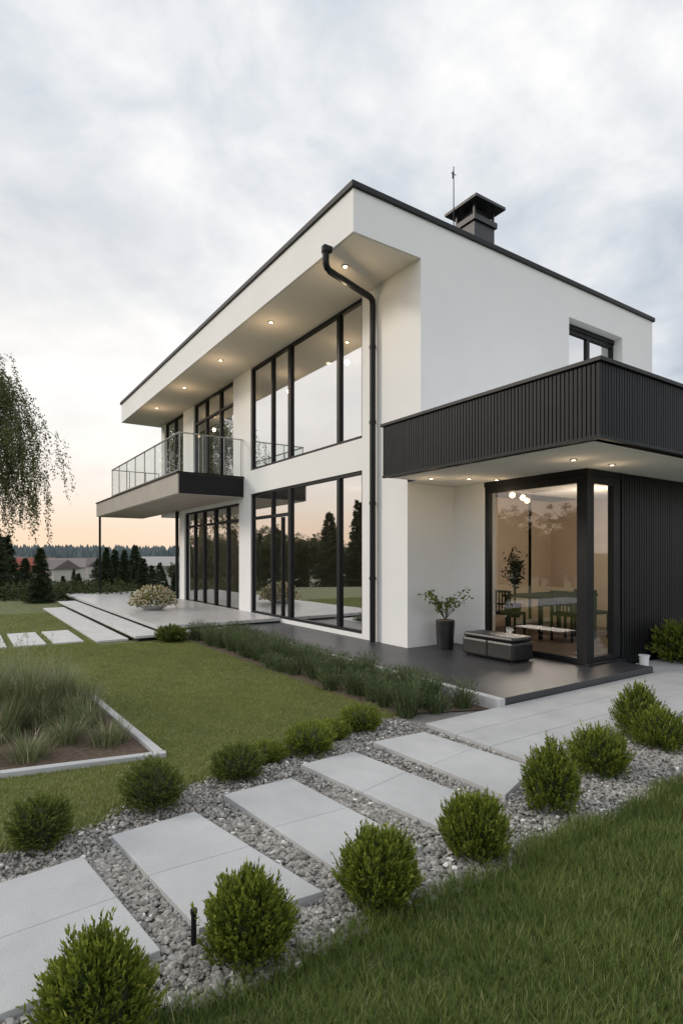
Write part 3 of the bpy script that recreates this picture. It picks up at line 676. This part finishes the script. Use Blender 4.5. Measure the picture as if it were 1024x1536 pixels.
def ptop(me,name,u,d,vtop,H0=6.0,wf_=1.0):
    x,y=wp(u,d); z0=float(th(np.array(x),np.array(y))); zt=1.6+d*(835-vtop)/845
    sc=(zt-z0)/H0; put(me,name,x,y,sc,z0-0.05,None,sc*wf_)
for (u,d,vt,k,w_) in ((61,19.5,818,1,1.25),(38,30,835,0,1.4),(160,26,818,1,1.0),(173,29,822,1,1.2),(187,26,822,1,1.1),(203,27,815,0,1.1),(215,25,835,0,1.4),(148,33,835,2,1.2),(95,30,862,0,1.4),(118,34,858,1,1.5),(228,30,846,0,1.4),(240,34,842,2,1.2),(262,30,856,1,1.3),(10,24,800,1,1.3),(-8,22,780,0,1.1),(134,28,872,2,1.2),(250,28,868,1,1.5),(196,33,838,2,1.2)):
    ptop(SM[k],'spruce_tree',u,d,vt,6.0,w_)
for (x,y,k,sc) in ((-15,42,0,1.15),(-18,46,1,1.0),(-9,45,2,.8),(-24,50,0,1.1),(-13,52,1,.95),(-30,38,0,1.25),(-5,52,1,.85),(-22,40,1,.95),(-20,60,2,1.1),(-38,30,0,1.2),(-35,52,2,1.1),(-3,60,1,1.1),(-17.5,41,1,1.35),(-11,44,1,.9),(-7,48,0,.8)):
    put(SM[k],'spruce_tree',x,y,sc)
for (x,y,k,sc) in ((-27,33,0,1.1),(-31,30,1,1.2),(-24,36,1,.95),(-34,25,0,1.2),(-29,41,0,1.0),(-12,47,1,.75),(-17,52,0,.85),(-26,46,1,.9),(-8,56,0,.85),(-40,36,1,1.2),(-36,18,0,1.2),(-38,8,1,1.2),(-33,0,0,1.1),(-36,-12,1,1.3),(-25,-20,0,1.2)):
    put(DM[k],'deciduous_tree',x,y,sc)
for i in range(30):
    t=(i+R.uniform(-.3,.3))/29; x=-46+t*46; y=34+t*26+R.uniform(-3,5)
    put(DM[i%2] if i%3 else SM[i%2],'deciduous_tree' if i%3 else 'spruce_tree',x,y,R.uniform(.7,1.05))
o=NP(); bx,by=wp(-32,26); bs_=26/14
tr=np.array([(0,0,.2),(.05,0,2),(-.05,.05,4),(.05,0,5.6),(0,0,6.6)]); tube(o,tr,[.14,.11,.08,.045,.01],1,8)
for i in range(86):
    a=R.uniform(0,6.28); z0=R.uniform(2.6,6.3); L=R.uniform(.8,1.95)*(1 if z0<5 else .7); s=np.linspace(0,1,8)[:,None]
    dv=np.array([math.cos(a),math.sin(a),0]); pts=np.array([0,0,z0])+dv*L*s+np.array([0,0,1])*(L*(0.9*s-0.9*s**2.2)+.15*s)
    tube(o,pts,np.linspace(.018,.004,8),1,5)
    for q in range(10):
        p0=pts[R.integers(3,8)]+R.normal(0,.10,3); ln=R.uniform(.3,1.5); ln=min(ln,max(.3,p0[2]-2.0)); t=np.linspace(0,1,6)[:,None]
        sp_=p0+np.array([R.normal(0,.10),R.normal(0,.10),0])*t+dv*.1*t+np.array([0,0,-ln])*t**1.1
        tube(o,sp_,.0022,1,3)
        n=int(44*ln)+8; tt=R.random(n); C=p0+(sp_[-1]-p0)*tt[:,None]+R.normal(0,.035,(n,3))
        leaves(o,C,R.normal(0,.5,(n,3))+[0,0,-.8],R.uniform(.04,.07,n),.036,0,R.random(n))
w_=o.build('weeping_birch_tree',[M_bleaf,M_bark]); w_.location=(bx,by,1.6*(1-bs_)); w_.scale=(bs_,)*3
o=NP()
for i in range(90):
    u=R.uniform(-60,215); d=R.uniform(20.5,27); x,y=wp(u,d); z0=float(th(np.array(x),np.array(y))); r=R.uniform(.3,.75); n=150
    dd=norm(R.normal(size=(n,3))); C=np.array([x,y,z0+.15])+dd*[r,r,r*.75]*(R.random((n,1))**.3); leaves(o,C,dd+R.normal(0,.6,(n,3)),R.uniform(.09,.18,n),.07,0,np.clip(R.normal(.4,.25,n),0,1))
o.build('hedge',[M_tree])
o=NP()
n=9000; az=R.uniform(math.radians(-15),math.radians(200),n); rr=R.uniform(0,1,n)**.6*330+210
x=3+rr*np.cos(az);y=8+rr*np.sin(az)
hh=R.uniform(6,12,n); wd=hh*R.uniform(.22,.38,n); z0=th(x,y)-1
k=6; an=np.linspace(0,2*np.pi,k,endpoint=False)
ring=np.stack([x[:,None]+wd[:,None]*np.cos(an),y[:,None]+wd[:,None]*np.sin(an),np.repeat((z0+hh*.1)[:,None],k,1)],-1)
mid=np.stack([x[:,None]+.6*wd[:,None]*np.cos(an),y[:,None]+.6*wd[:,None]*np.sin(an),np.repeat((z0+hh*.6)[:,None],k,1)+R.normal(0,.5,(n,k))],-1)
tip=np.stack([x,y,z0+hh],-1)[:,None]
V=np.concatenate([ring,mid,tip],1); nv=2*k+1
q=[]
for i in range(k):
    j=(i+1)%k; q+= [[i,j,k+j],[i,k+j,k+i],[k+i,k+j,2*k]]
F=(np.array(q)[None]+(np.arange(n)*nv)[:,None,None]).reshape(-1,3)
o.add(V.reshape(-1,3),F,0,np.repeat(np.clip((rr-210)/330*.7+R.normal(.15,.12,n),0,1),nv))  # haze put into the colour: trees get paler with distance, plus random tone
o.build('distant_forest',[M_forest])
def vhouse(u,d,wd,dp,hw,hr,rc):
    x,y=wp(u,d); z0=float(th(np.array(x),np.array(y)))
    e_=empty('village_house',(x,y,z0)); e_.rotation_euler=(0,0,R.uniform(-.5,.5)-.6)
    B().box(-wd/2,wd/2,-dp/2,dp/2,-1,hw).build('house_walls',[mat('village_wall',(0.45,0.43,0.4),None,.9)],e_)
    b=B(); w2=wd/2+.3;d2=dp/2+.4
    b.v=[(-w2,-d2,hw),(w2,-d2,hw),(w2,d2,hw),(-w2,d2,hw),(-w2,0,hw+hr),(w2,0,hw+hr)]; b.f=[(0,1,5,4),(2,3,4,5),(0,4,3),(1,2,5),(0,3,2,1)]; b.m=[0]*5
    b.build('house_roof',[mat('village_roof',rc,None,.8)],e_)
    b=B(); [b.box(xx-.4,xx+.4,-dp/2-.03,-dp/2,1,2.2) for xx in (-wd/4,wd/4)]; b.build('house_windows',[M_black],e_)
vhouse(24,85,6.5,5,2.6,2.2,(0.25,0.06,0.04)); vhouse(78,110,8,6,3.2,1.8,(0.12,0.10,0.10)); vhouse(102,125,7,6,3.6,2,(0.2,0.17,0.16)); vhouse(242,100,8,6,3.6,1.6,(0.3,0.29,0.28)); vhouse(128,140,9,6,4,2,(0.09,0.08,0.08)); vhouse(52,130,8,6,4,2,(.15,.09,.07)); vhouse(8,120,8,6,4,2,(.12,.1,.09))
for i in range(40):
    u=R.uniform(-30,275); d=R.uniform(75,200); x,y=wp(u,d); put(DM[i%2] if i%3 else SM[0],'deciduous_tree' if i%3 else 'spruce_tree',x,y,R.uniform(.4,.65))
print('done')
